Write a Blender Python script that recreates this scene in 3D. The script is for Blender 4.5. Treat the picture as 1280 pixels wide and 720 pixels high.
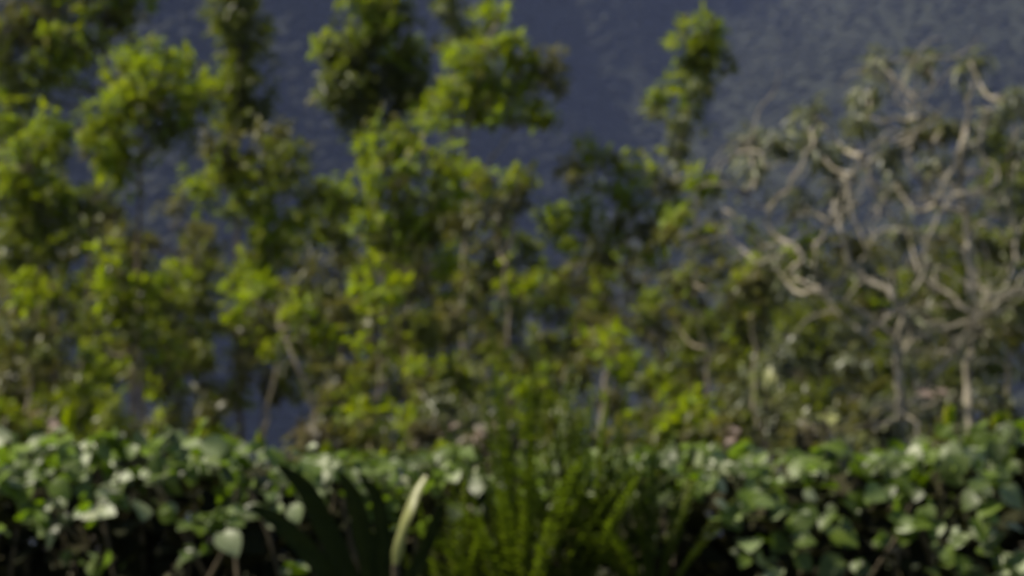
import bpy, math, random
import numpy as np
from mathutils import Vector, Matrix

for o in list(bpy.data.objects):
    bpy.data.objects.remove(o)
R = math.radians
S = bpy.context.scene
COL = S.collection
rng = np.random.default_rng(11)
random.seed(11)

# ------------------------------------------------------------------ camera
CAM_H = 1.7
FPX = 3022.0                      # focal length in photo pixels (85 mm on 36 mm, 1280 px)
cd = bpy.data.cameras.new('camera')
cam = bpy.data.objects.new('camera', cd)
COL.objects.link(cam)
cam.location = (0, 0, CAM_H)
cam.rotation_euler = (R(90), 0, 0)
cd.lens = 85.0
cd.sensor_width = 36.0
cd.clip_end = 9000.0
cd.dof.use_dof = True             # the lens is focused close in front, everything is soft
cd.dof.focus_distance = 1.2
cd.dof.aperture_fstop = 16.2
S.camera = cam

# ------------------------------------------------------------------ sky, sun, exposure
SUN_EL, SUN_AZ = 50.0, -86.0      # azimuth clockwise from +Y
w = bpy.data.worlds.new('World')
S.world = w
w.use_nodes = True
nt = w.node_tree
bg = nt.nodes['Background']
sky = nt.nodes.new('ShaderNodeTexSky')
sky.sky_type = 'NISHITA'
sky.sun_disc = False
sky.sun_elevation = R(SUN_EL)
sky.sun_rotation = R(SUN_AZ % 360)
nt.links.new(sky.outputs[0], bg.inputs[0])
bg.inputs[1].default_value = 0.05
sl = bpy.data.lights.new('sun', 'SUN')
sl.energy = 5.0
sl.angle = R(0.53)
sl.color = (1.0, 0.92, 0.76)
sun = bpy.data.objects.new('sun', sl)
COL.objects.link(sun)
sd = Vector((math.cos(R(SUN_EL)) * math.sin(R(SUN_AZ)), math.cos(R(SUN_EL)) * math.cos(R(SUN_AZ)), math.sin(R(SUN_EL))))
sun.rotation_euler = sd.to_track_quat('Z', 'Y').to_euler()
sun.location = (-20, 10, 30)
S.view_settings.view_transform = 'Standard'
S.view_settings.look = 'None'
S.view_settings.exposure = 1.1
S.view_settings.gamma = 1.0
S.view_settings.use_curve_mapping = False
S.render.engine = 'CYCLES'
cy = S.cycles
cy.use_denoising = True
cy.max_bounces = 6
cy.diffuse_bounces = 3
cy.glossy_bounces = 2
cy.transmission_bounces = 4
cy.volume_bounces = 1
cy.sample_clamp_indirect = 4.0

# ------------------------------------------------------------------ materials
def new_mat(name):
    m = bpy.data.materials.new(name)
    m.use_nodes = True
    m.node_tree.nodes.clear()
    return m, m.node_tree

def leaf_mat(name, stops, trans, tmix=0.42, rough=0.42, spec=0.5, coat=0.0, sprig=True):
    m, t = new_mat(name)
    N, L = t.nodes, t.links
    out = N.new('ShaderNodeOutputMaterial')
    geo = N.new('ShaderNodeNewGeometry')
    obi = N.new('ShaderNodeObjectInfo')
    add = N.new('ShaderNodeMath'); add.operation = 'ADD'
    fr = N.new('ShaderNodeMath'); fr.operation = 'FRACT'
    if sprig:                              # leaves of one sprig share most of their tint
        at = N.new('ShaderNodeAttribute'); at.attribute_name = 'tint'
        sc_ = N.new('ShaderNodeMath'); sc_.operation = 'MULTIPLY'; sc_.inputs[1].default_value = .3
        L.new(geo.outputs['Random Per Island'], sc_.inputs[0])
        add.operation = 'MULTIPLY_ADD'; add.inputs[1].default_value = .7
        L.new(at.outputs['Fac'], add.inputs[0]); L.new(sc_.outputs[0], add.inputs[2])
        fr.operation = 'MINIMUM'; fr.inputs[1].default_value = 1.0
    else:
        L.new(geo.outputs['Random Per Island'], add.inputs[0])
        L.new(obi.outputs['Random'], add.inputs[1])
    L.new(add.outputs[0], fr.inputs[0])
    rp = N.new('ShaderNodeValToRGB')
    cr = rp.color_ramp
    while len(cr.elements) < len(stops):
        cr.elements.new(0.5)
    for e, (p, c) in zip(cr.elements, stops):
        e.position = p
        e.color = (*c, 1)
    L.new(fr.outputs[0], rp.inputs[0])
    tc = N.new('ShaderNodeTexCoord')
    nz = N.new('ShaderNodeTexNoise'); nz.inputs['Scale'].default_value = 55.0
    L.new(tc.outputs['Object'], nz.inputs['Vector'])
    mul = N.new('ShaderNodeMix'); mul.data_type = 'RGBA'; mul.blend_type = 'OVERLAY'
    mul.inputs['Factor'].default_value = 0.35
    L.new(rp.outputs[0], mul.inputs['A'])
    L.new(nz.outputs['Fac'], mul.inputs['B'])
    p = N.new('ShaderNodeBsdfPrincipled')
    p.inputs['Roughness'].default_value = rough
    p.inputs['Specular IOR Level'].default_value = spec
    p.inputs['Coat Weight'].default_value = coat
    p.inputs['Coat Roughness'].default_value = 0.25
    L.new(mul.outputs['Result'], p.inputs['Base Color'])
    tr = N.new('ShaderNodeBsdfTranslucent')
    tm = N.new('ShaderNodeMix'); tm.data_type = 'RGBA'; tm.blend_type = 'MIX'
    tm.inputs['Factor'].default_value = 0.6
    L.new(mul.outputs['Result'], tm.inputs['A'])
    tm.inputs['B'].default_value = (*trans, 1)
    L.new(tm.outputs['Result'], tr.inputs['Color'])
    mx = N.new('ShaderNodeMixShader')
    mx.inputs[0].default_value = tmix
    L.new(p.outputs[0], mx.inputs[1])
    L.new(tr.outputs[0], mx.inputs[2])
    L.new(mx.outputs[0], out.inputs['Surface'])
    return m

def rough_mat(name, c0, c1, scale, rough=0.9, bump=0.3, stretch=(1, 1, 1), c2=None):
    m, t = new_mat(name)
    N, L = t.nodes, t.links
    out = N.new('ShaderNodeOutputMaterial')
    tc = N.new('ShaderNodeTexCoord')
    mp = N.new('ShaderNodeMapping'); mp.inputs['Scale'].default_value = stretch
    nz = N.new('ShaderNodeTexNoise'); nz.inputs['Scale'].default_value = scale
    nz.inputs['Detail'].default_value = 6
    L.new(tc.outputs['Object'], mp.inputs[0])
    L.new(mp.outputs[0], nz.inputs['Vector'])
    rp = N.new('ShaderNodeValToRGB')
    rp.color_ramp.elements[0].position = 0.35; rp.color_ramp.elements[0].color = (*c0, 1)
    rp.color_ramp.elements[1].position = 0.65; rp.color_ramp.elements[1].color = (*c1, 1)
    if c2:
        e = rp.color_ramp.elements.new(0.8); e.color = (*c2, 1)
    L.new(nz.outputs['Fac'], rp.inputs[0])
    p = N.new('ShaderNodeBsdfPrincipled')
    p.inputs['Roughness'].default_value = rough
    p.inputs['Specular IOR Level'].default_value = 0.2
    L.new(rp.outputs[0], p.inputs['Base Color'])
    b = N.new('ShaderNodeBump'); b.inputs['Strength'].default_value = bump
    b.inputs['Distance'].default_value = 0.02
    L.new(nz.outputs['Fac'], b.inputs['Height'])
    L.new(b.outputs[0], p.inputs['Normal'])
    L.new(p.outputs[0], out.inputs['Surface'])
    return m

M = {}
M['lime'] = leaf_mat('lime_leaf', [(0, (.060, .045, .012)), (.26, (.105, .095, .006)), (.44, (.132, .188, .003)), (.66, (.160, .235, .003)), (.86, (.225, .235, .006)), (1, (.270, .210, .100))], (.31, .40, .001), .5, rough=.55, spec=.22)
M['deep'] = leaf_mat('deep_and_shaded_leaf', [(0, (.036, .040, .009)), (.4, (.066, .076, .010)), (.8, (.105, .130, .010)), (1, (.160, .150, .030))], (.19, .24, .004), .44, spec=.25)  # dark species; in lime crowns its clumps paint the shaded undersides and lobes
M['olive'] = leaf_mat('olive_leaf', [(0, (.042, .042, .018)), (.4, (.078, .076, .024)), (.75, (.108, .116, .024)), (1, (.150, .122, .070))], (.17, .165, .014), .42, spec=.25)
M['brown'] = leaf_mat('dry_brown_leaf', [(0, (.045, .040, .022)), (.5, (.085, .072, .036)), (1, (.150, .125, .080))], (.13, .11, .04), .35, rough=.6)
M['grey'] = leaf_mat('grey_green_leaf', [(0, (.050, .058, .035)), (.45, (.120, .135, .070)), (.8, (.160, .170, .090)), (1, (.170, .150, .100))], (.18, .20, .05), .38)
M['vine'] = leaf_mat('vine_leaf', [(0, (.035, .050, .008)), (.34, (.065, .100, .005)), (.56, (.100, .150, .010)), (.72, (.140, .190, .060)), (.88, (.210, .245, .125)), (1, (.330, .355, .210))], (.18, .31, .003), .38, sprig=False, rough=.5, spec=.5, coat=.0)
M['inner'] = leaf_mat('shaded_hedge_leaf', [(0, (.011, .012, .006)), (.6, (.020, .022, .009)), (1, (.042, .036, .019))], (.035, .04, .008), .16, sprig=False, rough=.85, spec=.08)  # near-black colour stands in for the shade inside the hedge
M['shade'] = leaf_mat('shaded_strap_leaf', [(0, (.012, .018, .006)), (1, (.018, .026, .008))], (.02, .03, .005), .1, sprig=False, rough=.95, spec=.02)  # shade on the arching leaves is put into their colour
M['fern'] = leaf_mat('fern_leaf', [(0, (.048, .068, .006)), (.5, (.080, .115, .008)), (.9, (.115, .135, .010)), (1, (.13, .10, .045))], (.16, .24, .004), .5, spec=.2)
M['pale'] = leaf_mat('pale_leaf', [(0, (.22, .23, .07)), (1, (.30, .30, .12))], (.24, .28, .10), .3)
M['pink'] = leaf_mat('pinkish_dry_leaf', [(0, (.17, .12, .09)), (1, (.24, .18, .14))], (.18, .12, .08), .3, rough=.7)
M['bark'] = rough_mat('brown_bark', (.055, .042, .028), (.135, .105, .072), 9, stretch=(4, 4, .7), c2=(.20, .17, .13))
M['palebark'] = rough_mat('pale_bark', (.16, .135, .09), (.32, .27, .19), 8, stretch=(3, 3, .8), c2=(.42, .37, .29))
M['limb'] = rough_mat('pale_lichen_bark', (.15, .13, .095), (.33, .295, .23), 7, stretch=(3, 3, 1.2), c2=(.44, .41, .34))
M['stem'] = rough_mat('woody_stem', (.035, .03, .018), (.09, .07, .045), 20)
M['soil'] = rough_mat('soil_and_grass', (.035, .045, .016), (.075, .07, .035), .9, c2=(.05, .075, .02))
M['slope'] = rough_mat('mountain_soil', (.007, .010, .005), (.011, .014, .006), .03)

# ------------------------------------------------------------------ helpers
def tag(o, label=None, cat=None, group=None, kind=None):
    if label: o['label'] = label
    if cat: o['category'] = cat
    if group: o['group'] = group
    if kind: o['kind'] = kind
    return o

def mesh_np(name, V, faces_idx, sizes, mat, smooth=True):
    me = bpy.data.meshes.new(name)
    V = np.asarray(V, np.float32)
    idx = np.asarray(faces_idx, np.int32).ravel()
    sizes = np.asarray(sizes, np.int32)
    me.vertices.add(len(V)); me.vertices.foreach_set('co', V.ravel())
    me.loops.add(len(idx)); me.loops.foreach_set('vertex_index', idx)
    me.polygons.add(len(sizes))
    st = np.concatenate([[0], np.cumsum(sizes)[:-1]]).astype(np.int32)
    me.polygons.foreach_set('loop_start', st)
    me.update(calc_edges=True)
    me.validate()
    if smooth:
        me.polygons.foreach_set('use_smooth', np.ones(len(me.polygons), bool))
    me.materials.append(mat)
    return me

def link(name, me, parent=None, loc=None):
    o = bpy.data.objects.new(name, me)
    COL.objects.link(o)
    if parent is not None:
        o.parent = parent
    if loc is not None:
        o.location = loc
    return o

def empty(name, loc):
    o = bpy.data.objects.new(name, None)
    o.empty_display_size = .2
    COL.objects.link(o)
    o.location = loc
    return o

def nrm(a):
    a = np.asarray(a, float)
    return a / (np.linalg.norm(a, axis=-1, keepdims=True) + 1e-9)

class Tubes:
    """tapered limbs joined into one mesh"""
    def __init__(s): s.V = []; s.F = []; s.n = 0
    def add(s, pts, r0, r1, sides=6, curve=1.0):
        pts = np.asarray(pts, float)
        T = nrm(np.gradient(pts, axis=0))
        up = np.array([.31, .93, .2])
        A = nrm(np.cross(T, up)); B = np.cross(T, A)
        k = len(pts)
        t = np.linspace(0, 1, k) ** curve
        r = r0 + (r1 - r0) * t
        r = r * (1 + .10 * np.sin(np.arange(k) * 2.3 + pts[0, 0] * 7))
        a = np.linspace(0, 2 * math.pi, sides, endpoint=False)
        ring = pts[:, None, :] + r[:, None, None] * (np.cos(a)[None, :, None] * A[:, None, :] + np.sin(a)[None, :, None] * B[:, None, :])
        s.V.append(ring.reshape(-1, 3))
        i = np.arange(k - 1)[:, None] * sides + s.n
        j = np.arange(sides)[None, :]; j2 = (j + 1) % sides
        s.F.append(np.stack([i + j, i + j2, i + sides + j2, i + sides + j], -1).reshape(-1, 4))
        s.n += k * sides
    def build(s, name, mat, parent, origin):
        V = np.concatenate(s.V) - np.asarray(origin)
        F = np.concatenate(s.F)
        return link(name, mesh_np(name, V, F, np.full(len(F), 4), mat), parent)

def smooth_path(pts, n=4, wob=0.0):
    pts = np.asarray(pts, float)
    if len(pts) < 3:
        t = np.linspace(0, 1, 5)[:, None]
        out = pts[0] * (1 - t) + pts[-1] * t
    else:
        P = np.vstack([2 * pts[0] - pts[1], pts, 2 * pts[-1] - pts[-2]])
        out = []
        for i in range(1, len(P) - 2):
            for t in np.linspace(0, 1, n, endpoint=False):
                a, b, c, d = P[i - 1], P[i], P[i + 1], P[i + 2]
                out.append(.5 * ((2 * b) + (c - a) * t + (2 * a - 5 * b + 4 * c - d) * t ** 2 + (3 * b - a - 3 * c + d) * t ** 3))
        out.append(P[-2]); out = np.array(out)
    if wob:
        wv = rng.normal(0, wob, out.shape); wv[0] = 0; wv[-1] = 0
        out = out + wv
    return out

# leaf template: (across, along, lift), folded along the midrib and drooping at the tip
LT = np.array([(0, 0, 0), (-.5, .38, .10), (0, .40, 0), (.5, .38, .10), (-.36, .70, .02), (0, .72, -.08), (.36, .70, .02), (0, 1.0, -.22)])
LF = np.array([(0, 2, 1), (0, 3, 2), (1, 2, 5), (1, 5, 4), (2, 3, 6), (2, 6, 5), (4, 5, 7), (5, 6, 7)])
def leaves_np(pos, d, n, L, W):
    d = nrm(d); n = nrm(n - (n * d).sum(-1, keepdims=True) * d)
    b = np.cross(d, n)
    L = np.broadcast_to(L, len(pos)); W = np.broadcast_to(W, len(pos))
    V = (pos[:, None, :] + LT[None, :, 0, None] * (W[:, None] * 1.0)[..., None] * b[:, None, :]
         + LT[None, :, 1, None] * L[:, None, None] * d[:, None, :]
         + LT[None, :, 2, None] * (L * .8)[:, None, None] * n[:, None, :])
    F = LF[None] + (np.arange(len(pos)) * len(LT))[:, None, None]
    return V.reshape(-1, 3), F.reshape(-1, 3)

def leaf_mesh(name, parts, mat, origin):
    V = []; F = []; n = 0; tint = []
    for pt in parts:
        v, f = pt[:2]
        tint.append(pt[2] if len(pt) > 2 else np.full(len(v), rng.random()))
        V.append(v); F.append(f + n); n += len(v)
    V = np.concatenate(V) - np.asarray(origin); F = np.concatenate(F)
    me = mesh_np(name, V, F, np.full(len(F), 3), mat)
    at = me.attributes.new('tint', 'FLOAT', 'POINT')
    at.data.foreach_set('value', np.concatenate(tint).astype(np.float32))
    return me

def ground_z(x, y):
    x = np.asarray(x, float); y = np.asarray(y, float)
    z = np.where(y < 9, 0.0, 0.0)
    z = z - .075 * np.clip(y - 9, 0, 25) - .26 * np.clip(y - 34, 0, 70) - .30 * np.clip(y - 104, 0, 300) - .05 * np.clip(y - 404, 0, 300)
    amp = np.clip((y - 9) / 60, 0, 1)
    return z + amp * (.25 * np.sin(x * .31 + y * .17) + .2 * np.sin(x * .11 - y * .23 + 1))

def P(px, py, Y):
    return np.array([(px - 640) / FPX * Y, Y, CAM_H + (360 - py) / FPX * Y])

# ------------------------------------------------------------------ ground and mountain
def grid(name, xs, ys, fz, mat):
    X, Y = np.meshgrid(xs, ys)
    V = np.stack([X, Y, fz(X, Y)], -1).reshape(-1, 3)
    nx, ny = len(xs), len(ys)
    i = np.arange(ny - 1)[:, None] * nx; j = np.arange(nx - 1)[None]
    F = np.stack([i + j, i + j + 1, i + nx + j + 1, i + nx + j], -1).reshape(-1, 4)
    return link(name, mesh_np(name, V, F, np.full(len(F), 4), mat))

xs = np.sinh(np.linspace(-5.2, 5.2, 121)) / math.sinh(5.2) * 1700
ys = np.concatenate([np.linspace(-600, -20, 12), np.linspace(-15, 60, 60), np.linspace(64, 760, 80)])
g = grid('ground', xs, ys, ground_z, M['soil'])
tag(g, kind='structure')

def ridge(x, y, seed):
    r = np.random.default_rng(seed); z = 0
    for k in range(5):
        f = 2 ** k / 520.0
        a = r.uniform(0, 6.28); ph = r.uniform(0, 6.28)
        z = z + (1 - np.abs(np.sin((x * math.cos(a) + y * math.sin(a) * .5) * f * 3.1 + ph + .8 * np.sin(y * f * 2 + ph)))) / 2 ** k
    return z

def mountain_z(x, y):
    t = np.clip((y - 640) / 1300, 0, 1.3)
    base = -125 + 760 * t ** 1.05
    # a spur coming down on the left faces away from the sun, the right flank faces it
    gully = x - 20 - .30 * (y - 900)
    base = base + np.where(gully < 0, -gully * .70, gully * .24) * np.clip((y - 640) / 150, 0, 1) - 30 * np.exp(-(gully / 90) ** 2)
    return base + 24 * (ridge(x, y, 5) - 1.0) * np.clip((y - 640) / 120, 0, 1) - 10 + 7 * np.sin(x * .085 + .03 * y + 1.6 * np.sin(y * .013)) + 2.5 * np.sin(x * .16 + .05 * y + 2.2 * np.sin(y * .021))

xm = np.sinh(np.linspace(-3, 3, 300)) / math.sinh(3) * 1500
ym = np.linspace(640, 2100, 190)
mt = grid('mountain', xm, ym, mountain_z, M['slope'])
tag(mt, kind='structure')

# forest that covers the far slope: one mass, crowns as bumpy clumps
def forest():
    t = (1 + 5 ** .5) / 2
    iv = nrm(np.array([(-1, t, 0), (1, t, 0), (-1, -t, 0), (1, -t, 0), (0, -1, t), (0, 1, t), (0, -1, -t), (0, 1, -t), (t, 0, -1), (t, 0, 1), (-t, 0, -1), (-t, 0, 1)], float))
    ifc = [(0, 11, 5), (0, 5, 1), (0, 1, 7), (0, 7, 10), (0, 10, 11), (1, 5, 9), (5, 11, 4), (11, 10, 2), (10, 7, 6), (7, 1, 8), (3, 9, 4), (3, 4, 2), (3, 2, 6), (3, 6, 8), (3, 8, 9), (4, 9, 5), (2, 4, 11), (6, 2, 10), (8, 6, 7), (9, 8, 1)]
    tv = iv; tf = np.array(ifc)
    r = np.random.default_rng(3)
    n = 48000
    y = 660 + 800 * r.random(n) ** 1.1
    half = y * .40
    x = (r.random(n) * 2 - 1) * half
    z = mountain_z(x, y)
    s = 1.5 + 2.6 * r.random(n) ** 2
    c = np.stack([x, y, z + s * .15], -1)
    V = tv[None] * (1 + r.normal(0, .14, (n, len(tv), 1))) * np.stack([s, s, s * r.uniform(.35, .65, n)], -1)[:, None, :] + c[:, None, :]
    F = tf[None] + (np.arange(n) * len(tv))[:, None, None]
    mat = leaf_mat('forest_leaf', [(0, (.007, .010, .004)), (.6, (.009, .013, .005)), (.9, (.011, .015, .006)), (1, (.014, .016, .008))], (.02, .03, .01), .08, sprig=False, rough=.7, spec=.2)
    o = link('mountain_forest', mesh_np('mountain_forest', V.reshape(-1, 3), F.reshape(-1, 3), np.full(n * len(tf), 3), mat))
    tag(o, 'dark forest covering the hazy far mountainside', 'forest', kind='stuff')
forest()

# air between the hill and the mountain
def haze():
    x0, x1, y0, y1, z0, z1 = -1750, 1750, -650, 2200, -180, 1500
    zmin = min(float(ground_z(*np.meshgrid(xs, ys)).min()), float(mountain_z(*np.meshgrid(xm, ym)).min()))
    zmax = float(mountain_z(*np.meshgrid(xm, ym)).max())
    z0, z1 = zmin - 1.5, zmax + 15
    V = [(x, y, z) for z in (z0, z1) for y in (y0, y1) for x in (x0, x1)]
    F = [(0, 2, 3, 1), (4, 5, 7, 6), (0, 1, 5, 4), (2, 6, 7, 3), (0, 4, 6, 2), (1, 3, 7, 5)]
    m, t = new_mat('haze_air')
    out = t.nodes.new('ShaderNodeOutputMaterial')
    pv = t.nodes.new('ShaderNodeVolumePrincipled')
    pv.inputs['Color'].default_value = (.44, .54, 1.0, 1)
    pv.inputs['Density'].default_value = HAZE
    pv.inputs['Anisotropy'].default_value = 0.0
    t.links.new(pv.outputs[0], out.inputs['Volume'])
    o = link('haze', mesh_np('haze', V, F, np.full(6, 4), m, smooth=False))
    tag(o, 'thin bluish haze hanging over the valley', 'haze', kind='stuff')
HAZE = 0.000098
haze()

# ------------------------------------------------------------------ trees and shrubs
def clump_leaves(C, rx, ry, rz, L, W, dens=1.0, droop=.35, per=(7, 12), top=.45):
    """sprigs of leaves spread through an uneven clump; returns leaf arrays and sprig centres"""
    area = (rx * rz) / (.12 * .12)
    ns = max(5, int(2.5 * area * dens))
    u = nrm(rng.normal(size=(ns, 3)))
    u[:, 2] += top * rng.random(ns)
    rad = rng.random(ns) ** .45 * rng.uniform(.72, 1.18, ns)
    ctr = C + u * rad[:, None] * np.array([rx, ry, rz])
    pos, dr, nm, tn = [], [], [], []
    for k in range(ns):
        q = rng.integers(*per)
        tn.append(np.full(q * len(LT), rng.random()))
        ax = nrm(u[k] * .7 + np.array([0, 0, .6]) + rng.normal(0, .25, 3))
        d = nrm(ax * .45 + nrm(rng.normal(size=(q, 3))) * .95 - np.array([0, 0, droop]))
        pos.append(ctr[k] + d * .02 + rng.normal(0, .03, (q, 3)))
        dr.append(d)
        nm.append(ax * 1.1 + np.array([-.1, 0, .5]) + rng.normal(0, .28, (q, 3)))
    pos = np.concatenate(pos); dr = np.concatenate(dr); nm = np.concatenate(nm)
    n = len(pos)
    return (*leaves_np(pos, dr, nm, rng.uniform(.7, 1.2, n) * L, rng.uniform(.75, 1.2, n) * W), np.concatenate(tn)), ctr

def tree(name, label, cat, Y, trunk, clumps, leaf='lime', bark='bark', r0=.05, L=.145, W=.068, dens=.92,
         droop=.35, limbs=(), group=None, depth=.9, per=(7, 12), stray=.25, thick=1.0, puff=1.32, back=0.0, twigs=0):
    s = Y / FPX
    tp = [P(px, py, Y) + np.array([0, rng.normal(0, .12), 0]) for px, py in trunk]
    bx = tp[0][0] + rng.normal(0, .1); by = Y
    bz = float(ground_z(bx, by)) - .05
    base = np.array([bx, by, bz])
    root = empty(name, base)
    tag(root, label, cat, group)
    path = smooth_path([base, *tp], 5, .012)
    T = Tubes(); T.add(path, r0 * .8, max(.008, r0 * .22), 7, .8)
    T.build('trunk', M[bark], root, base)
    skel = [path]
    for lm in limbs:
        lp = np.array([P(px, py, Y) + np.array([0, rng.normal(0, .15), 0]) for px, py in lm[0]])
        # start on the nearest wood
        allp = np.concatenate(skel)
        j = np.argmin(((allp - lp[0]) ** 2).sum(1)); lp[0] = allp[j]
        q = smooth_path(lp, 5, .012)
        B = Tubes(); B.add(q, lm[1] * thick, lm[1] * .5 * thick, 6)
        B.build('branch', M[bark], root, base)
        skel.append(q)
    for k in range(twigs):                      # thin side limbs wandering off the wood
        wd_ = skel[rng.integers(len(skel))]
        p = wd_[rng.integers(len(wd_) // 2 if wd_ is path else 1, len(wd_))]
        v = nrm(np.array([rng.normal(0, 1), rng.normal(0, .5), rng.uniform(-.2, .9)])); q = [p]
        for j in range(4):
            p = p + v * rng.uniform(.10, .24) * thick; q.append(p); v = nrm(v + rng.normal(0, .34, 3) - [0, 0, .05])
        B = Tubes(); B.add(smooth_path(q, 4), rng.uniform(.006, .012), .003, 5)
        B.build('branch', M[bark], root, base)
    wood = np.concatenate(skel)
    strays = []; metas = []
    for cl in clumps:
        px, py, rx, ry = cl[:4]
        kind = cl[4] if len(cl) > 4 and cl[4] else leaf
        dY = cl[5] if len(cl) > 5 else rng.normal(0, .22) * depth + back
        C = P(px, py, Y + dY)
        rxw, rzw = rx * s * puff, ry * s * puff
        ryw = .5 * (rxw + rzw) * depth
        lv, ctr = clump_leaves(C, rxw, ryw, rzw, L, W, dens, droop, per)
        # branch from wood below the clump
        dd = wood - C
        cost = np.linalg.norm(dd, axis=1) + np.where(dd[:, 2] > -.15 * rzw, .8, 0) + np.abs(-dd[:, 2] - .5 * np.linalg.norm(dd[:, :2], axis=1)) * .4
        st = wood[np.argmin(cost)]
        mid = (st + C) / 2 + np.array([0, 0, -.12 * np.linalg.norm(C - st)]) + rng.normal(0, .05, 3)
        B = Tubes()
        rb = min(r0 * .5, .012 + .02 * np.linalg.norm(C - st))
        bp = smooth_path([st, mid, C], 4)
        B.add(bp, rb, .006, 5)
        for c in ctr[rng.permutation(len(ctr))[:max(3, len(ctr) // 3)]]:
            B.add([C + (st - C) * .15, (C + c) / 2 + rng.normal(0, .03, 3), c], .006, .003, 3)
        B.build('branch', M[bark], root, base)
        metas.append((kind, lv))
        ns = max(1, int(stray * len(ctr)))
        pos = bp[rng.integers(len(bp) // 2, len(bp), ns * 6)] + rng.normal(0, .07 + .1 * rxw, (ns * 6, 3))
        strays.append((pos, kind))
    # the crown: loose leaves along the limbs, with each clump under it
    pos = np.concatenate([p for p, _ in strays])
    n = len(pos)
    d = nrm(rng.normal(size=(n, 3))) - np.array([0, 0, droop])
    lv = (*leaves_np(pos, d, np.tile([0, 0, 1.0], (n, 1)) + rng.normal(0, .4, (n, 3)), rng.uniform(.6, 1.1, n) * L, rng.uniform(.7, 1.1, n) * W), np.repeat(rng.random(n), len(LT)))
    crown = link('crown', leaf_mesh('crown', [lv], M[leaf], base), root)
    crown['kind'] = 'stuff'
    for kind, lv in metas:
        link('leaf_clump', leaf_mesh('leaf_clump', [lv], M[kind], base), crown)['kind'] = 'stuff'
    return root

G = 'slender young trees behind the hedge'
tree('slender_tree', 'tall dark leafy tree with pale trunk rising past other crowns beside twin column tree', 'tree', 33,
     [(96, 560), (105, 400), (118, 240), (130, 110), (133, 20), (128, -70)],
     [(30, 28, 44, 36, 'olive'), (88, 50, 42, 40, 'lime'), (140, 20, 36, 30), (62, 92, 42, 26, 'lime'), (8, 84, 26, 44), (160, 2, 34, 16, 'lime'), (60, -30, 60, 36), (135, -50, 50, 40), (25, 128, 30, 22)],
     leaf='deep', r0=.06, group=G, L=.15, W=.07)
tree('slender_tree', 'broad bright green tree with domed crown and lit lobes on its sunny side', 'tree', 28,
     [(182, 560), (178, 420), (172, 300), (178, 210), (190, 120)],
     [(200, 84, 36, 26), (172, 92, 28, 22), (160, 128, 30, 24), (118, 158, 30, 22), (132, 185, 34, 26), (216, 130, 40, 30), (248, 118, 18, 24), (205, 172, 34, 24, 'deep'), (150, 215, 24, 16)],
     leaf='lime', r0=.05, group=G)
tree('column_tree', 'tall column shaped dark tree with stacked dense crowns reaching out of view', 'tree', 36,
     [(302, 560), (300, 420), (298, 250), (300, 120), (300, -20), (298, -90)],
     [(300, 55, 30, 26), (299, 18, 34, 30), (302, -25, 34, 30), (286, 104, 24, 20, 'lime'), (306, 128, 28, 34), (292, 148, 24, 22), (299, -70, 28, 30)],
     leaf='deep', r0=.06, group=G, L=.17, W=.08, dens=1.0)
tree('bushy_tree', 'wide low yellow green tree with dark underside below the tall dark tree', 'tree', 27,
     [(66, 560), (66, 470), (62, 380), (52, 290), (42, 210)],
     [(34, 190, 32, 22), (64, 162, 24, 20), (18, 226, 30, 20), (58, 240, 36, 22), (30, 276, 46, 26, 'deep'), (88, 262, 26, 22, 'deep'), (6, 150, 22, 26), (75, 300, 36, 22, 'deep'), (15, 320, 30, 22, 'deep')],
     leaf='lime', r0=.045, group=G)
tree('slender_tree', 'forked tree with olive and reddish tipped rounded crowns above a leaning pale stem', 'tree', 29,
     [(402, 560), (378, 470), (345, 402), (340, 330), (330, 240), (318, 190)],
     [(290, 192, 34, 20, 'olive'), (354, 184, 32, 22, 'olive'), (280, 220, 30, 22), (338, 228, 26, 18), (352, 212, 34, 22, 'deep'), (366, 276, 24, 18), (346, 300, 26, 22), (330, 330, 28, 20), (250, 238, 22, 20), (310, 262, 28, 18), (384, 238, 20, 18, 'deep')],
     leaf='lime', bark='palebark', r0=.045, group=G)
tree('sapling', 'thin sapling with one bright round tuft beside the forked olive tree', 'tree', 30,
     [(430, 560), (425, 430), (420, 330), (418, 260)],
     [(418, 242, 30, 18), (440, 262, 20, 16), (402, 282, 24, 22, 'deep'), (432, 300, 22, 18, 'deep')], leaf='lime', r0=.03, group=G)
tree('slender_tree', 'tall tree with big dark rounded crown and small bright tufts along its top', 'tree', 32,
     [(486, 560), (482, 420), (478, 300), (470, 190), (466, 90), (476, 0)],
     [(458, 6, 24, 16, 'lime'), (486, 22, 32, 22), (412, 52, 16, 14, 'lime'), (432, 76, 30, 26), (472, 46, 28, 20, 'lime'), (510, 72, 20, 18, 'lime'), (448, 112, 46, 32), (498, 96, 34, 28), (452, 148, 32, 18), (520, 120, 26, 22), (470, -25, 26, 16), (425, 108, 22, 26)],
     leaf='deep', r0=.055, group=G, L=.17, W=.08, dens=1.0)
tree('slender_tree', 'tall bright yellow green tree with visible pale trunk and flat tuft on top', 'tree', 28,
     [(580, 560), (578, 420), (580, 320), (583, 240), (585, 165), (604, 95), (615, 40)],
     [(616, 20, 24, 13), (614, 44, 17, 14, 'deep'), (584, 74, 26, 22), (632, 66, 20, 20), (604, 106, 38, 26), (652, 92, 24, 26), (572, 136, 30, 22), (642, 140, 36, 18), (682, 146, 18, 18), (686, 92, 18, 36, 'olive'), (616, 132, 28, 20), (545, 145, 18, 16), (572, 285, 22, 20, 'olive', -.5), (596, 345, 24, 18, 'olive', -.5), (570, 400, 26, 20, 'olive', -.5)],
     leaf='lime', bark='palebark', r0=.05, group=G, limbs=[([(590, 240), (616, 200), (646, 146)], .02), ([(604, 95), (640, 110), (682, 90)], .016)])
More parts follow.
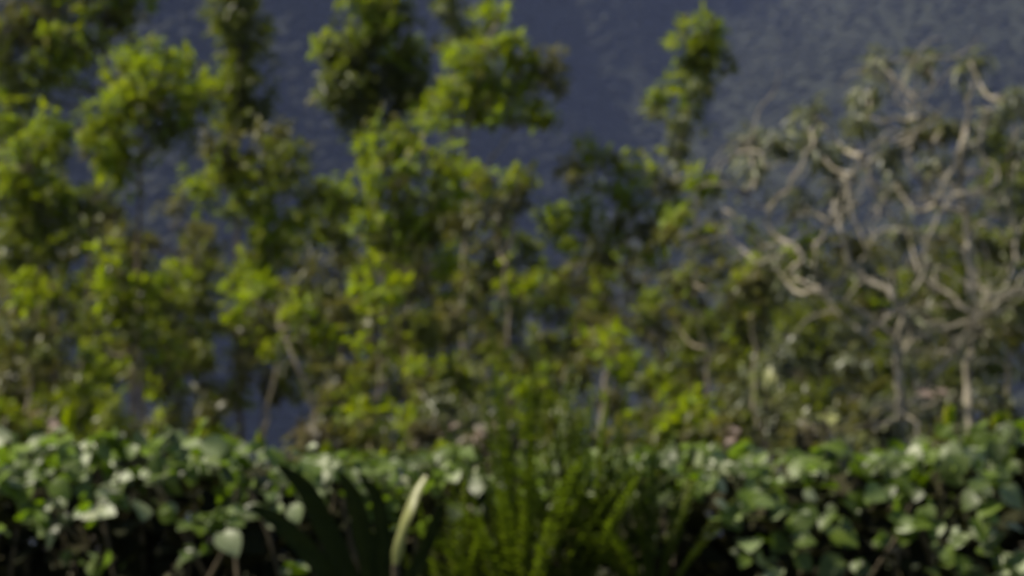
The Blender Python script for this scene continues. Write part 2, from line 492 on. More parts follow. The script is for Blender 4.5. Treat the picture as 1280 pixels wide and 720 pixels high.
tree('bushy_tree', 'many tufted bright green tree growing below the dark rounded crown', 'tree', 26,
     [(512, 560), (508, 430), (498, 330), (490, 260), (488, 200)],
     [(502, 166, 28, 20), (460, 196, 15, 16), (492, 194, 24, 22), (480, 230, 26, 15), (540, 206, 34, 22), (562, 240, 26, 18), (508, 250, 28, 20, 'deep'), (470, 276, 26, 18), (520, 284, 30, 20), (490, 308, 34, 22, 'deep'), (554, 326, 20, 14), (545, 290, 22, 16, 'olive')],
     leaf='lime', r0=.045, group=G)
tree('bushy_tree', 'small bright tufted tree leaning beside the pale trunk of the tallest lime tree', 'tree', 27,
     [(640, 560), (636, 430), (632, 340), (640, 292), (655, 245)],
     [(632, 226, 26, 14), (606, 262, 30, 20, 'olive'), (652, 244, 14, 12, 'olive'), (600, 226, 24, 16), (620, 296, 24, 14, 'olive'), (632, 360, 26, 12), (690, 358, 24, 12)],
     leaf='lime', bark='palebark', r0=.03, group=G)
tree('slender_tree', 'hazy small tree top far behind between two tall crowns', 'tree', 42,
     [(566, 560), (566, 400), (564, 200), (566, 30)],
     [(566, 14, 20, 18), (560, -14, 16, 18), (574, 42, 16, 14)], leaf='deep', r0=.05, group=G, L=.16, W=.07)
tree('bushy_tree', 'spreading olive green tree with flat rounded lobes against the bluish slope', 'tree', 28,
     [(750, 560), (756, 490), (778, 412), (790, 330), (770, 260), (760, 215)],
     [(738, 196, 26, 16), (720, 226, 22, 16, 'olive'), (792, 214, 28, 12), (830, 232, 24, 14, 'olive'), (780, 242, 32, 16), (722, 266, 28, 16), (840, 264, 24, 14), (802, 288, 28, 14, 'olive'), (752, 290, 24, 14), (700, 300, 24, 14), (690, 275, 18, 16), (765, 325, 24, 16, 'olive'), (820, 310, 20, 14)],
     leaf='lime', bark='palebark', r0=.045, group=G)
tree('slender_tree', 'tall thin tree with two tiered leafy tufts standing alone against the mountain', 'tree', 28,
     [(818, 560), (826, 420), (834, 310), (846, 215), (860, 140), (870, 60)],
     [(868, 46, 24, 20), (888, 76, 20, 28, 'deep'), (864, 80, 18, 22), (886, 40, 20, 14), (824, 130, 14, 16), (858, 118, 20, 14), (862, 146, 20, 18, 'deep'), (880, 106, 14, 18, 'deep'), (850, 172, 12, 10, 'grey'), (842, 192, 14, 10, 'grey')],
     leaf='lime', bark='palebark', r0=.04, group=G)
tree('bushy_tree', 'low tufted green tree with small bright crown under the lone tiered tree', 'tree', 26,
     [(886, 560), (885, 450), (870, 386), (868, 310), (872, 250)],
     [(870, 226, 15, 12), (892, 236, 18, 14, 'grey'), (850, 268, 22, 12), (884, 292, 22, 18, 'olive'), (845, 300, 22, 14, 'olive'), (890, 330, 22, 14, 'olive'), (850, 352, 24, 14, 'olive'), (840, 396, 22, 16, 'olive')],
     leaf='lime', bark='palebark', r0=.035, group=G)
tree('bushy_tree', 'round shrubby tree with bright cap over a dark shaded middle beside thin dark stem', 'tree', 22,
     [(168, 560), (166, 470), (160, 400), (154, 350)],
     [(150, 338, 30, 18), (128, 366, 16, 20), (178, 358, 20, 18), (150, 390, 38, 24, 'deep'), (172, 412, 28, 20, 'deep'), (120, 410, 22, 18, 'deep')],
     leaf='lime', r0=.04, group=G, L=.12)
tree('sapling', 'thin pale stemmed sapling with scattered small bright tufts', 'tree', 24,
     [(30, 560), (34, 500), (36, 440), (44, 390)],
     [(46, 366, 20, 13), (14, 380, 16, 14, 'olive'), (12, 470, 20, 14, 'olive'), (60, 420, 20, 14, 'olive'), (25, 420, 18, 14, 'grey')], leaf='lime', bark='palebark', r0=.03, group=G)
tree('sapling', 'slim straight stemmed sapling with sparse scattered leaves above the hedge', 'tree', 24,
     [(325, 580), (338, 510), (352, 450), (346, 390)],
     [(302, 385, 15, 9), (370, 390, 15, 12), (346, 434, 13, 10), (404, 416, 16, 9), (330, 362, 20, 13), (380, 352, 20, 12, 'olive')], leaf='lime', bark='palebark', r0=.03, group=G)
tree('sapling', 'young tree with layered yellow green tufts below the many tufted tree', 'tree', 23,
     [(470, 570), (476, 480), (474, 420), (472, 370)],
     [(458, 350, 24, 14), (490, 356, 20, 14), (480, 386, 30, 18), (464, 430, 22, 14), (424, 470, 26, 13, 'olive'), (440, 400, 20, 14, 'olive'), (500, 420, 22, 14, 'olive')], leaf='lime', r0=.03, group=G, L=.12)
tree('sapling', 'short sapling with narrow bright tuft on a leaning stem in the gap', 'tree', 21,
     [(752, 560), (756, 500), (768, 450)],
     [(760, 424, 20, 18), (772, 446, 18, 14), (742, 446, 16, 12, 'olive'), (724, 462, 22, 12, 'olive')], leaf='lime', bark='palebark', r0=.025, group=G, L=.12)

# right: crooked pale tree with drooping grey green leaf tufts
dk = dict(thick=.95, back=.6, twigs=28, bark='limb', puff=1.0, leaf='grey', droop=.95, L=.17, W=.05, dens=.42, per=(6, 10), stray=.15, group='crooked sparse trees behind the hedge')
tree('crooked_tree', 'crooked pale branched tree with S shaped limb and drooping grey leaf tufts', 'tree', 19,
     [(1130, 560), (1126, 480), (1118, 432), (1126, 396), (1104, 362), (1068, 334), (1052, 290), (1046, 250)],
     [(936, 178, 12, 14), (972, 172, 13, 15), (1016, 142, 15, 18), (1016, 178, 17, 14), (1032, 200, 14, 12), (944, 206, 12, 12), (1046, 240, 14, 12), (992, 250, 12, 12), (1000, 300, 14, 10, 'lime'), (1060, 300, 14, 12, 'olive'), (1085, 330, 18, 14, 'grey'), (960, 320, 18, 14, 'grey'), (1020, 340, 20, 14, 'grey'), (1140, 400, 18, 14)],
     r0=.065, limbs=[([(1112, 405), (1072, 388), (1022, 366), (986, 342)], .026), ([(1004, 352), (1000, 322), (970, 292), (962, 268), (984, 232), (1008, 188), (1016, 160)], .024),
                    ([(962, 268), (930, 240), (900, 210), (930, 180), (944, 170)], .011), ([(1068, 334), (1090, 300), (1100, 262), (1110, 236)], .013), ([(1126, 396), (1150, 350), (1160, 300), (1190, 250), (1240, 232)], .016), ([(1118, 432), (1080, 420), (1040, 380), (1020, 330), (1040, 280), (1080, 250)], .016), ([(1122, 450), (1150, 420), (1200, 405), (1250, 372), (1290, 330)], .016), ([(1104, 362), (1078, 300), (1066, 240), (1086, 190), (1120, 160)], .012), ([(986, 342), (945, 330), (915, 300), (905, 262)], .012)], **dk)
tree('crooked_tree', 'tall forked pale tree with V shaped bare limbs and few leaves at tips', 'tree', 20,
     [(1214, 560), (1212, 470), (1212, 380), (1211, 268), (1200, 226), (1196, 188), (1208, 158), (1218, 100)],
     [(1106, 80, 12, 15), (1156, 76, 11, 11), (1212, 78, 12, 11), (1088, 112, 10, 10), (1072, 148, 13, 14), (1118, 230, 12, 12), (1172, 206, 12, 14), (1240, 142, 14, 12), (1182, 160, 12, 10, 'olive'), (1150, 165, 10, 12, 'olive'), (1226, 176, 12, 10), (1135, 290, 14, 12), (1165, 330, 14, 12), (1240, 300, 16, 14, 'olive'), (1110, 190, 10, 12), (1260, 250, 14, 14)],
     r0=.062, limbs=[([(1211, 275), (1170, 250), (1148, 220), (1134, 194)], .03), ([(1196, 190), (1176, 240), (1162, 252)], .016), ([(1134, 194), (1148, 165), (1150, 137), (1120, 104), (1108, 84)], .018),
                    ([(1112, 150), (1114, 122), (1110, 100)], .010), ([(1150, 137), (1130, 148), (1080, 146)], .013), ([(1211, 272), (1230, 216), (1226, 174)], .022), ([(1211, 285), (1240, 266), (1278, 290)], .018),
                    ([(1212, 388), (1184, 366), (1142, 336), (1112, 300)], .024), ([(1150, 137), (1166, 100), (1156, 76)], .009), ([(1226, 174), (1240, 140), (1262, 120)], .010), ([(1212, 330), (1180, 300), (1130, 290), (1095, 250), (1085, 205), (1060, 170)], .016), ([(1212, 400), (1250, 360), (1268, 300), (1262, 240), (1280, 190)], .018), ([(1170, 250), (1180, 215), (1165, 170), (1180, 130)], .011)], **dk)
tree('dense_shrub_tree', 'dense dark shrubby tree with pale tipped leaf tufts beside the forked pale tree', 'tree', 25,
     [(1262, 570), (1262, 450), (1264, 330), (1262, 210)],
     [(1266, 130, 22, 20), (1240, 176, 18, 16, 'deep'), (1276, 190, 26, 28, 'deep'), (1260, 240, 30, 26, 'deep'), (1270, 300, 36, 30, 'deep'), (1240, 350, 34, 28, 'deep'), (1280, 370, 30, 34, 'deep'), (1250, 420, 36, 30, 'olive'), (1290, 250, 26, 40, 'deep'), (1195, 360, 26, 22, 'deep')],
     leaf='grey', bark='palebark', r0=.045, droop=.6, L=.15, W=.055, group='crooked sparse trees behind the hedge')
tree('leaning_tree', 'thin pale leaning stem crossing low before the crooked tree', 'tree', 19,
     [(1088, 560), (1110, 528), (1142, 498), (1200, 428), (1236, 372)],
     [(1196, 415, 18, 13), (1236, 372, 18, 14), (1150, 470, 14, 12), (1222, 400, 14, 12, 'olive')], r0=.026, **{**dk, 'group': None})
tree('sapling', 'short thin pale trunked sapling standing before the dark gap', 'tree', 21,
     [(944, 560), (946, 440), (944, 350), (942, 330)],
     [(944, 330, 13, 12), (930, 356, 16, 12, 'olive'), (966, 352, 16, 12, 'olive'), (952, 390, 16, 12, 'olive')], leaf='lime', bark='palebark', r0=.028, group=G, L=.12)

# second row: plainer dark trees behind the bright ones
NEAR = [(45, 'the wide low yellow green tree'), (98, 'the tall dark leafy tree'), (182, 'the broad domed bright tree'), (235, 'the gap beside the column tree'), (302, 'the tall column shaped tree'), (352, 'the forked reddish tipped tree'), (424, 'the thin round tufted sapling'),
        (474, 'the big dark rounded crown'), (515, 'the many tufted bright tree'), (582, 'the tallest flat topped lime tree'), (640, 'the small leaning tufted tree'), (700, 'the spreading tree gap'), (765, 'the spreading flat lobed tree'), (830, 'the lone two tiered tree'),
        (884, 'the low tree under the tiered tree'), (944, 'the short pale trunked sapling'), (1010, 'the S shaped pale limb'), (1065, 'the crooked pale limbs'), (1120, 'the crooked tree foot'), (1165, 'the V shaped bare limbs'), (1212, 'the forked pale trunk'), (1265, 'the dense dark shrubby tree')]
def near(px): return min(NEAR, key=lambda t: abs(t[0] - px))[1]
BL = {'deep': 'dark green second row tree behind ', 'olive': 'dull olive second row tree behind '}
for px, top, wd, Y, kind in [(20, 200, 80, 37, 'deep'), (75, 330, 80, 36, 'olive'), (130, 240, 80, 38, 'deep'), (170, 300, 80, 35, 'olive'), (300, 350, 70, 35, 'olive'), (420, 330, 70, 39, 'deep'), (540, 250, 70, 39, 'olive'), (650, 300, 70, 36, 'deep'), (730, 310, 70, 39, 'olive'), (810, 330, 70, 38, 'olive'), (870, 340, 60, 39, 'olive'), (40, 270, 80, 39, 'olive'), (215, 265, 80, 37, 'olive'), (260, 340, 70, 36, 'deep'), (330, 270, 70, 38, 'olive'), (385, 300, 60, 36, 'deep'),
                             (455, 330, 70, 37, 'olive'), (510, 290, 70, 38, 'deep'), (560, 345, 70, 36, 'olive'), (610, 330, 60, 37, 'deep'), (690, 330, 60, 38, 'olive'), (770, 350, 60, 37, 'olive'), (850, 400, 60, 36, 'deep'),
                             (920, 340, 70, 37, 'deep'), (985, 300, 80, 38, 'deep'), (1050, 310, 80, 37, 'deep'), (1110, 340, 80, 38, 'deep'), (1170, 330, 80, 37, 'deep'), (950, 350, 80, 34, 'olive'), (1020, 340, 90, 33, 'deep'), (1085, 330, 90, 34, 'olive'), (1145, 350, 90, 33, 'deep'), (1200, 300, 80, 34, 'deep'), (1235, 250, 80, 38, 'deep')]:
    cl = []
    yy = top
    while yy < 500:
        k = 1 if yy == top else 2
        for q in range(k):
            cl.append((px + rng.normal(0, wd * .28), yy + rng.normal(0, 8), wd * rng.uniform(.22, .36), rng.uniform(13, 22), kind if rng.random() < .7 else ('olive' if kind == 'deep' else 'lime')))
        yy += rng.uniform(28, 44)
    tree('background_tree', BL[kind] + near(px), 'tree', Y, [(px + rng.normal(0, 8), 560), (px + rng.normal(0, 8), 440), (px, top + 20)], cl, leaf=kind, r0=.035, group='second row trees', dens=.6, L=.16, W=.075, twigs=6)

# undergrowth shrubs: several stems, leaf clumps from the ground up
def shrub(label, px, py, wpx, Y, kinds, cat='shrub', bark='bark', L=.11, W=.05, dens=.8, droop=.4, group=None, n=6, name='shrub'):
    top = P(px, py, Y); s = Y / FPX
    base = np.array([top[0], Y, float(ground_z(top[0], Y)) - .03])
    h = top[2] - base[2]; wd = wpx * s / 2
    root = empty(name, base); tag(root, label, cat, group)
    B = Tubes(); tips = []
    for k in range(n):
        a = rng.uniform(0, 6.28); q = rng.uniform(.15, 1.0)
        tip = base + np.array([math.cos(a) * wd * q, math.sin(a) * wd * q, h * (1 - .35 * q * q) * rng.uniform(.85, 1)])
        mid = base + (tip - base) * np.array([.3, .3, .55]) + rng.normal(0, .04, 3)
        tips.append(tip)
        B.add(smooth_path([base + np.array([math.cos(a), math.sin(a), 0]) * .04, mid, tip], 5, .008), .018, .006, 5)
    stem = B.build('stem', M[bark], root, base)
    lists = {}
    for tip in tips:
        k = kinds[rng.integers(len(kinds))]
        rr = wd * rng.uniform(.38, .62)
        parts = []
        for f in (1.0, .72):
            C = base + (tip - base) * np.array([f, f, f]) - np.array([0, 0, rr * .3])
            parts.append(clump_leaves(C, rr, rr, rr * .8, L, W, dens, droop)[0])
        link('leaf_clump', leaf_mesh('leaf_clump', parts, M[k], base), root)['kind'] = 'stuff'
    return root

UG = 'olive and brown undergrowth shrubs beyond the hedge'
KN = {'olive': 'olive', 'brown': 'dry brown', 'deep': 'dark green', 'lime': 'bright yellow green', 'grey': 'grey green'}
for px, py, wpx, Y, kinds in [
    (20, 500, 90, 19, ('lime', 'olive')), (95, 470, 90, 21, ('lime', 'deep')), (215, 430, 100, 22, ('lime', 'olive')), (255, 505, 80, 18, ('olive', 'lime')),
    (150, 500, 90, 20, ('deep', 'brown')), (420, 480, 80, 20, ('olive', 'lime')), (395, 525, 60, 17, ('brown', 'olive')),
    (465, 510, 80, 19, ('lime', 'olive')), (530, 455, 80, 22, ('lime', 'olive')), (545, 510, 70, 18, ('brown', 'grey')), (660, 450, 90, 21, ('lime', 'deep')),
    (700, 500, 80, 18, ('olive', 'deep')), (770, 520, 80, 18, ('deep', 'olive')), (860, 470, 90, 20, ('olive', 'lime')), (845, 505, 60, 17, ('lime', 'olive')),
    (915, 500, 80, 19, ('deep', 'olive')), (970, 420, 100, 24, ('grey', 'deep')), (1020, 470, 90, 22, ('grey', 'deep')), (1075, 430, 90, 24, ('olive', 'grey')),
    (1100, 500, 80, 19, ('grey', 'olive')), (1180, 450, 100, 23, ('grey', 'deep')), (1180, 520, 70, 17, ('olive', 'lime')), (1000, 530, 80, 17, ('olive', 'brown')),
    (1060, 545, 60, 15, ('olive', 'grey')), (1245, 470, 90, 20, ('grey', 'olive')), (590, 480, 70, 20, ('grey', 'deep')), (60, 410, 90, 26, ('olive', 'deep')), (120, 440, 70, 24, ('olive', 'lime')), (455, 450, 70, 25, ('lime', 'deep')), (530, 390, 90, 26, ('deep', 'olive')),
    (600, 400, 80, 27, ('lime', 'olive')), (680, 400, 70, 28, ('olive', 'deep')), (830, 420, 80, 25, ('lime', 'deep')), (930, 380, 90, 26, ('olive', 'deep')), (1000, 370, 100, 27, ('grey', 'deep')), (1060, 360, 90, 28, ('olive', 'grey')), (1130, 400, 100, 26, ('grey', 'deep')), (1190, 390, 90, 27, ('grey', 'olive')), (980, 320, 70, 28, ('grey', 'deep')),
    (10, 400, 70, 28, ('olive', 'deep')),  (620, 530, 60, 16, ('brown', 'olive'))]:
    shrub(' and '.join(KN[k] for k in kinds) + ' undergrowth shrub ' + ('low before ' if Y < 21 else 'below ' if Y < 25 else 'far under ') + near(px), px, py, wpx, Y, kinds, group=UG, n=7, dens=.85, L=.12, W=.06)
shrub('grey green broad leaved shrub with pale round leaves in the clearing', 585, 440, 110, 17, ('grey', 'vine', 'deep'), L=.11, W=.07, dens=.6)

# low plants with pale or pinkish leaves just beyond the hedge
def herb(name, label, px, py, Y, kind, n, L, W, droop, spread=.05):
    top = P(px, py, Y)
    base = np.array([top[0], Y, float(ground_z(top[0], Y)) - .02])
    root = empty(name, base); tag(root, label, 'plant')
    B = Tubes(); B.add(smooth_path([base, (base + top) / 2 + rng.normal(0, .05, 3), top], 5), .014, .006, 5)
    B.build('stem', M['stem'], root, base)
    for k in range(n):
        a = 6.28 * k / n + rng.normal(0, .3)
        d = np.array([[math.cos(a), math.sin(a), -droop + rng.normal(0, .15)]])
        lv = leaves_np(top[None] + rng.normal(0, spread, (1, 3)) * [1, 1, .6], d, np.array([[math.cos(a) * .5, math.sin(a) * .5 - .3, 1.0]]), np.array([L * rng.uniform(.8, 1.1)]), np.array([W]))
        link('leaf', leaf_mesh('leaf', [lv], M[kind], base), root)
herb('drooping_plant', 'plant with whitish leaves hanging straight down amid dark undergrowth', 960, 466, 15, 'pale', 7, .16, .06, 1.8)
herb('dry_plant', 'dry plant with pinkish withered leaves under the leaning pale stem', 1174, 488, 13, 'pink', 5, .09, .07, .2, .03)
herb('dry_plant', 'withered pinkish brown plant just above the hedge top beside a fern', 586, 538, 11, 'pink', 6, .07, .05, .4, .04)
herb('dry_plant', 'small pinkish dry plant above bright hedge leaves beside the olive shrub', 905, 540, 11, 'pink', 5, .06, .05, .3, .05)
herb('dry_plant', 'pale withered plant beside the thin pale sapling at hedge top', 58, 528, 12, 'pink', 6, .08, .06, .5, .05)
herb('broad_leaf_plant', 'plant with pale sage oval leaves standing up from the hedge', 1032, 512, 10, 'pale', 3, .09, .06, .3, .03)

# ------------------------------------------------------------------ the vine hedge in front
def vine_leaf_mesh(k):
    r = np.random.default_rng(40 + k)
    rows = [(0, .30, -.06), (.10, .62, 0), (.28, .95, 0), (.50, .96, 0), (.70, .72, 0), (.87, .36, 0), (1.0, 0, 0)]
    V = []; F = []
    droop = r.uniform(.10, .35); fold = r.uniform(.10, .32); tw = r.uniform(-.15, .15)
    for t, hw, off in rows:
        hw *= .5 * r.uniform(.86, 1.0)
        zc = -droop * t * t
        for u in (-1, -.5, 0, .5, 1):
            V.append((u * hw + tw * t * t * .3, t + (off if abs(u) == 1 else 0), zc + fold * hw * abs(u) ** 1.3 * 1.0 + .025 * math.sin(t * 9 + u * 2) * abs(u)))
    for i in range(len(rows) - 1):
        for j in range(4):
            a = i * 5 + j
            F.append((a, a + 1, a + 6, a + 5))
    V = np.array(V); F = np.array(F)
    return V, F
VL = [vine_leaf_mesh(k) for k in range(6)]
VLM = [mesh_np('vine_leaf', v, f, np.full(len(f), 4), M['vine']) for v, f in VL]

def basis(d, n, s):
    d = d / np.linalg.norm(d); n = n - d * (n @ d); n = n / (np.linalg.norm(n) + 1e-9)
    b = np.cross(d, n)
    m = Matrix(((b[0] * s, d[0] * s, n[0] * s, 0), (b[1] * s, d[1] * s, n[1] * s, 0), (b[2] * s, d[2] * s, n[2] * s, 0), (0, 0, 0, 1)))
    return m

def hedge_top(x):                       # height of the hedge along its length
    px = 640 + x / 6.0 * FPX
    y = np.interp(px, [-200, 0, 60, 200, 330, 420, 560, 700, 850, 960, 1100, 1180, 1240, 1300, 1500], [560, 552, 558, 554, 562, 572, 576, 576, 568, 572, 574, 558, 542, 530, 532])
    return CAM_H + (360 - y) / FPX * 6.0 - .03 + .008 * np.sin(px * .037) + .009 * np.sin(px * .101 + 1) + .008 * np.sin(px * .23)

def hedge(name, label, x0, x1, spots, seed):
    r = np.random.default_rng(seed)
    base = np.array([(x0 + x1) / 2, 6.5, 0.0])
    root = empty(name, base); tag(root, label, 'hedge', 'vine covered hedge either side of the fern')
    # woody stems
    B = Tubes()
    for k in range(26):
        x = r.uniform(x0, x1); y = r.uniform(6.15, 6.9); h = hedge_top(x) - .08
        B.add(smooth_path([(x, y, -.03), (x + r.normal(0, .06), y + r.normal(0, .06), h * .5), (x + r.normal(0, .12), y + r.normal(0, .1), h)], 5, .01), .014, .005, 5)
    B.build('stem', M['stem'], root, base)
    def surf(px, py):
        """a point on the hedge's rounded front for a place along it and a height"""
        x = (px - 640) / FPX * 6.0
        z = CAM_H + (360 - py) / FPX * 6.0
        top = hedge_top(x)
        t = np.clip((z - (top - .22)) / .22, 0, 1)
        y = 6.0 + .32 * (1 - math.sqrt(max(0, 1 - t * t)))
        return np.array([x * y / 6.0, y, min(z, top + .03)])
    n = 0
    sprays = []
    def leaf(p, d, nn, size):
        o = bpy.data.objects.new('leaf', VLM[r.integers(6)])
        COL.objects.link(o); o.parent = root
        mw = basis(d, nn, size)
        mw.translation = Vector(p - base)
        o.matrix_local = mw
    tot = sum(s[4] for s in spots)
    for px, py, rx, ry, wgt in spots:
        k = max(1, int(round(298 * wgt / tot)))
        for _ in range(k):
            if n >= 300: break
            q = r.normal(0, .5, 2)
            p = surf(px + q[0] * rx, py + q[1] * ry) + np.array([0, -r.uniform(-.05, .07), 0])
            a = r.normal(0, .9)
            d = np.array([math.sin(a), -abs(math.cos(a)) * .75 + .0, -.25 + r.normal(0, .4)])
            nn = np.array([-.05 + r.normal(0, .6), -.42 + r.normal(0, .55), .85])
            leaf(p, d, nn, .026 + .052 * r.random() ** 1.4)
            n += 1
    # the rest of the foliage: thin leafy cover over the top, inner leaves coloured dark for the shade in there
    def mass(nm, N, y0, y1, zlo, zhi, mat, lo, hi):
        x = r.uniform(x0, x1, N); top = hedge_top(x)
        dep = r.random(N); y = y0 + dep * (y1 - y0)
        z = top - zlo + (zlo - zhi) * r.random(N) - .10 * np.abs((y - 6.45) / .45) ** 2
        ok = z > .1
        x, y, z = x[ok], y[ok], z[ok]
        V = []; F = []; c = 0
        for i in range(len(x)):
            v, f = VL[r.integers(6)]
            a = r.uniform(0, 6.28)
            m = basis(np.array([math.cos(a), math.sin(a), -.3 + r.normal(0, .35)]), np.array([r.normal(0, .6), r.normal(0, .6), .9]), r.uniform(lo, hi))
            mm = np.array(m)[:3, :3]
            V.append(v @ mm.T + np.array([x[i], y[i], z[i]]) - base); F.append(f + c); c += len(v)
        o = link(nm, mesh_np(nm, np.concatenate(V), np.concatenate(F), np.full(sum(map(len, F)), 4), M[mat]), root)
        o['kind'] = 'stuff'
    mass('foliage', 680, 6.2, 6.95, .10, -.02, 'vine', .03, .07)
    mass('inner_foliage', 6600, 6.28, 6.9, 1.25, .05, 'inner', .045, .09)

left_spots = [(-200, 585, 80, 24, 10), (-380, 585, 90, 24, 10), (-250, 650, 100, 30, 6), (60, 565, 70, 14, 14), (180, 560, 80, 12, 16), (290, 570, 60, 12, 12), (380, 590, 45, 10, 8), (30, 600, 45, 24, 10), (100, 590, 40, 18, 8), (215, 585, 40, 18, 12),
              (150, 620, 50, 18, 7), (25, 655, 35, 20, 8), (60, 640, 40, 22, 7), (270, 650, 40, 16, 9), (240, 690, 20, 14, 4), (300, 640, 36, 14, 6), (330, 625, 30, 12, 4),
              (370, 705, 22, 8, 3), (440, 592, 50, 12, 8), (560, 580, 50, 14, 8), (600, 610, 40, 20, 4), (490, 590, 40, 10, 5), (215, 640, 16, 8, 2), (130, 640, 20, 12, 3), (100, 690, 60, 16, 3), (-60, 600, 60, 40, 8), (160, 690, 60, 20, 2)]
right_spots = [(1480, 570, 80, 26, 10), (1660, 570, 90, 26, 10), (1520, 650, 100, 30, 6), (720, 590, 60, 12, 6), (800, 580, 40, 12, 6), (870, 578, 40, 10, 8), (930, 582, 50, 12, 9), (1010, 582, 60, 12, 9), (1100, 580, 60, 12, 10), (1160, 575, 40, 14, 8), (1240, 555, 40, 18, 10), (880, 605, 22, 16, 5),
               (960, 612, 40, 16, 8), (985, 645, 34, 18, 8), (1045, 645, 26, 18, 7), (1110, 620, 40, 18, 7), (1230, 600, 34, 26, 10), (1225, 660, 40, 24, 10), (1250, 700, 40, 16, 8),
               (1240, 715, 40, 12, 6), (1180, 715, 40, 10, 4), (1060, 700, 40, 14, 3), (980, 705, 40, 12, 3), (925, 680, 26, 12, 4), (990, 675, 20, 10, 3), (1140, 655, 36, 14, 4), (1190, 690, 26, 16, 4), (1100, 670, 30, 14, 3), (1340, 620, 60, 50, 12), (900, 640, 30, 14, 3), (1170, 630, 26, 14, 3)]
hedge('vine_hedge', 'vine hedge of dark glossy leaves beside the pale upright strap leaf', -2.3, -.02, left_spots, 21)
hedge('vine_hedge', 'vine hedge of big pale leaves on the fern side without strap leaves', .02, 2.3, right_spots, 22)

# young shoots standing up from the hedge top
def shoot(px, py, Y, h, label):
    top = P(px, py, Y); base = np.array([top[0], Y, 0.0])
    root = empty('leafy_shoot', base); tag(root, label, 'plant')
    B = Tubes(); B.add(smooth_path([base, (base + top) / 2 + rng.normal(0, .02, 3), top - [0, 0, h]], 5), .008, .004, 5)
    B.build('stem', M['stem'], root, base)
    for k in range(3):
        a = rng.uniform(0, 6.28)
        lv = leaves_np((top - [0, 0, h])[None], np.array([[math.cos(a) * .25, math.sin(a) * .25, 1.0]]), np.array([[math.cos(a) - .5, math.sin(a) - .4, .3]]), np.array([h * rng.uniform(.7, 1)]), np.array([.036]))
        link('leaf', leaf_mesh('leaf', [lv], M['lime'], base), root)
shoot(84, 498, 6.4, .085, 'upright bright green shoot of three leaves rising above the hedge')
shoot(124, 533, 6.4, .05, 'short bright shoot beside the taller upright shoot on the hedge')
shoot(1188, 498, 6.6, .09, 'yellow green shoot above the hedge beneath the pinkish withered plant')

for k in range(16):
    px = rng.uniform(10, 560) if k % 2 else rng.uniform(840, 1270)
    topz = hedge_top((px - 640) / FPX * 6.0)
    py = 360 - (topz + rng.uniform(.02, .06) - CAM_H) / 6.5 * FPX
    shoot(px, py, 6.5, rng.uniform(.045, .075), 'short leafy shoot poking up out of the hedge top')
    bpy.data.objects[[o.name for o in COL.objects if o.name.startswith('leafy_shoot')][-1]]['group'] = 'short shoots along the hedge top'

# ------------------------------------------------------------------ fern and strap leaf plant
def frond(base, d, length, width, arch, n=34):
    """arching midrib with paired leaflets"""
    pts = []; p = np.array(base, float); v = nrm(d)
    for k in range(n):
        pts.append(p.copy()); p = p + v * length / n
        v = nrm(v + np.array([0, 0, -arch / n * (k / n) * 2]))
    pts = np.array(pts); T = nrm(np.gradient(pts, axis=0))
    side = nrm(np.cross(T, [0, 0, 1.0]) + 1e-4); up = np.cross(side, T)
    t = np.linspace(0, 1, n)
    wl = width * np.clip(np.sin(np.pi * (t * .86 + .12)) ** .7, .05, 1)
    q0 = int(n * .36)                      # bare stalk below
    pos, dr, nm, L = [], [], [], []
    for s in (-1, 1):
        pos.append(pts[q0:]); dr.append(side[q0:] * s + T[q0:] * .55 + up[q0:] * .12 + rng.normal(0, .1, up[q0:].shape)); nm.append(up[q0:] + rng.normal(0, .2, up[q0:].shape)); L.append(wl[q0:] * rng.uniform(.75, 1.1, len(wl) - q0))
    pos = np.concatenate(pos); L = np.concatenate(L)
    lv = leaves_np(pos, np.concatenate(dr), np.concatenate(nm), L, np.full(len(pos), length / n * .62) * rng.uniform(.6, 1.1, len(pos)))
    return pts, lv

def fern(label, px, Y, zb, specs, mat='fern'):
    base = np.array([(px - 640) / FPX * Y, Y, 0.0])
    root = empty('fern', base); tag(root, label, 'fern')
    crown = base + np.array([0, 0, zb])
    B = Tubes(); B.add(smooth_path([base - [0, 0, .03], base + [.02, 0, zb * .5], crown], 5), .04, .03, 8)
    B.build('stem', M['stem'], root, base)
    for az, el, ln, wd, arch in specs:
        d = np.array([math.cos(R(az)) * math.cos(R(el)), math.sin(R(az)) * math.cos(R(el)), math.sin(R(el))])
        pts, lv = frond(crown, d, ln, wd, arch)
        fr = link('frond', leaf_mesh('frond', [lv], M[mat], base), root)
        T = Tubes(); T.add(pts, .005, .0015, 4); T.build('midrib', M[mat], fr, base)

def fern_spec(n, ln, wd, seed, lean=0):
    r = np.random.default_rng(seed); out = []
    for k in range(n):
        el = 88 - 34 * r.random() ** 1.3
        out.append((r.uniform(0, 360) if k % 3 else r.choice([0, 180]) + r.normal(0, 25) + lean, el, ln * r.uniform(.68, 1.05) * (.75 + .25 * el / 88), wd * r.uniform(.7, 1.2), (90 - el) / 32 * r.uniform(1.1, 1.8)))
    return out
fern('tall bushy fern with upright yellow green fronds rising between the two vine hedges', 652, 6.14, .75, fern_spec(40, .88, .032, 3))
fern('smaller fern with yellow green fronds leaning beside the pale leaved hedge', 815, 6.1, .86, fern_spec(26, .64, .030, 4))
fern('small upright fern between the tall fern and smaller leaning fern', 728, 6.14, .85, fern_spec(24, .64, .030, 5))
fern('low dull fern beside the plant with broad dark arching leaves', 570, 6.1, .66, fern_spec(20, .58, .042, 6))

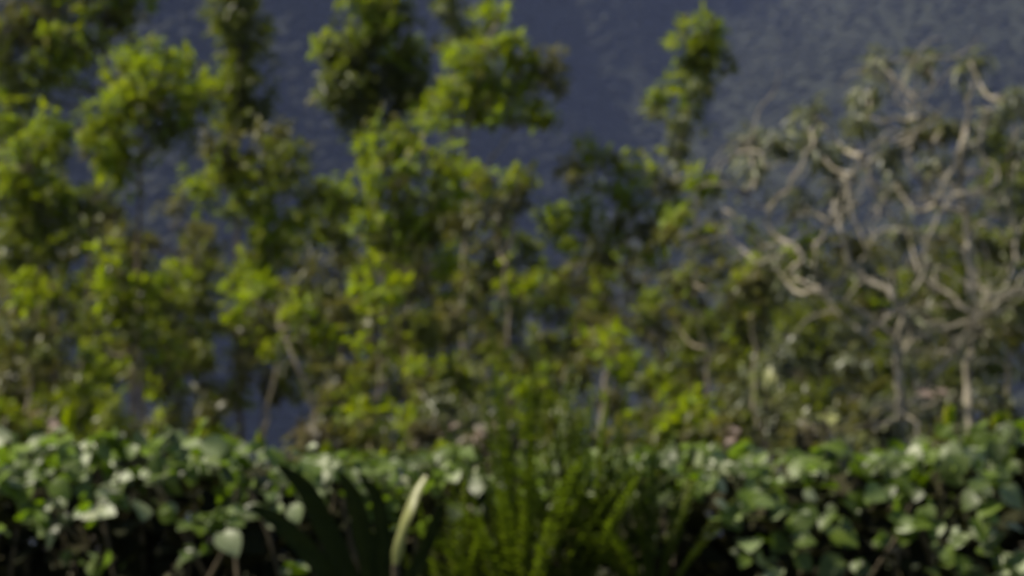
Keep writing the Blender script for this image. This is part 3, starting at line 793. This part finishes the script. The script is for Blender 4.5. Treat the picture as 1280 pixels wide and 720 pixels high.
def dark_plant():
    Y = 5.7
    base = np.array([(450 - 640) / FPX * Y, Y, 0.0])
    root = empty('arching_leaf_plant', base); tag(root, 'plant with broad dark arching leaves beside the pale upright strap leaf', 'plant')
    b0 = P(452, 800, Y)
    B = Tubes(); B.add(smooth_path([base - [0, 0, .03], (base + b0) / 2 + [.01, 0, 0], b0], 6), .022, .016, 7)
    B.build('stem', M['stem'], root, base)
    for path, w_ in [([(440, 735), (405, 655), (378, 608), (345, 580)], .026), ([(462, 730), (452, 660), (440, 618), (422, 588)], .023), ([(476, 735), (478, 670), (470, 622), (448, 592)], .020),
                     ([(430, 745), (385, 690), (345, 650), (310, 632)], .024), ([(500, 740), (530, 690), (545, 650), (556, 625)], .016)]:
        pts = smooth_path([b0] + [P(x, y, Y - .05 - .02 * i) for i, (x, y) in enumerate(path)], 6)
        t = np.linspace(0, 1, len(pts)); wd = w_ * np.clip(np.sin(np.pi * np.clip(t * .95 + .05, 0, 1)) ** .6, .08, 1) * np.where(t > .97, .3, 1)
        T = nrm(np.gradient(pts, axis=0)); sdv = nrm(np.cross(T, [0.1, -1, .25])); up = np.cross(sdv, T)
        V = []; F = []
        for k in range(len(pts)):
            for u in (-1, -.5, 0, .5, 1):
                V.append(pts[k] + sdv[k] * u * wd[k] + up[k] * (abs(u) * .35 * wd[k] + .004 * math.sin(k * 1.3 + u * 3)))
            if k:
                for j in range(4):
                    i = (k - 1) * 5 + j; F.append((i, i + 1, i + 6, i + 5))
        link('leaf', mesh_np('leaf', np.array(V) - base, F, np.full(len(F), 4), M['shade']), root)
dark_plant()

def strap_plant():
    Y = 5.45
    base = np.array([(500 - 640) / FPX * Y, Y, 0.0])
    root = empty('strap_leaf_plant', base); tag(root, 'plant with one pale twisted upright strap leaf before broad dark leaves', 'plant')
    B = Tubes(); b0 = P(494, 705, Y); B.add(smooth_path([base - [0, 0, .03], base + [.01, .02, .5], b0], 6), .014, .008, 6)
    B.build('stem', M['stem'], root, base)
    pts = smooth_path([P(494, 708, Y), P(500, 676, Y - .01), P(509, 645, Y - .015), P(520, 618, Y), P(532, 594, Y + .02)], 6)
    wd = np.interp(np.linspace(0, 1, len(pts)), [0, .15, .35, .5, .7, .9, 1], [.007, .015, .014, .019, .014, .012, .005])
    V = []; F = []
    for k, (p, w_) in enumerate(zip(pts, wd)):
        a = -.55 + .22 * math.sin(k * .4)
        sdv = np.array([math.cos(a), math.sin(a), .28]) * w_
        nn = np.array([.1, -1, .3]) * w_ * .35
        V += [p - sdv, p - sdv * .5 + nn * .7, p + nn, p + sdv * .5 + nn * .7, p + sdv]
        if k:
            for j in range(4):
                i = (k - 1) * 5 + j; F.append((i, i + 1, i + 6, i + 5))
    me = mesh_np('leaf', np.array(V) - base, F, np.full(len(F), 4), M['pale'])
    o = link('leaf', me, root); o['label'] = 'pale cream twisted upright leaf'
strap_plant()
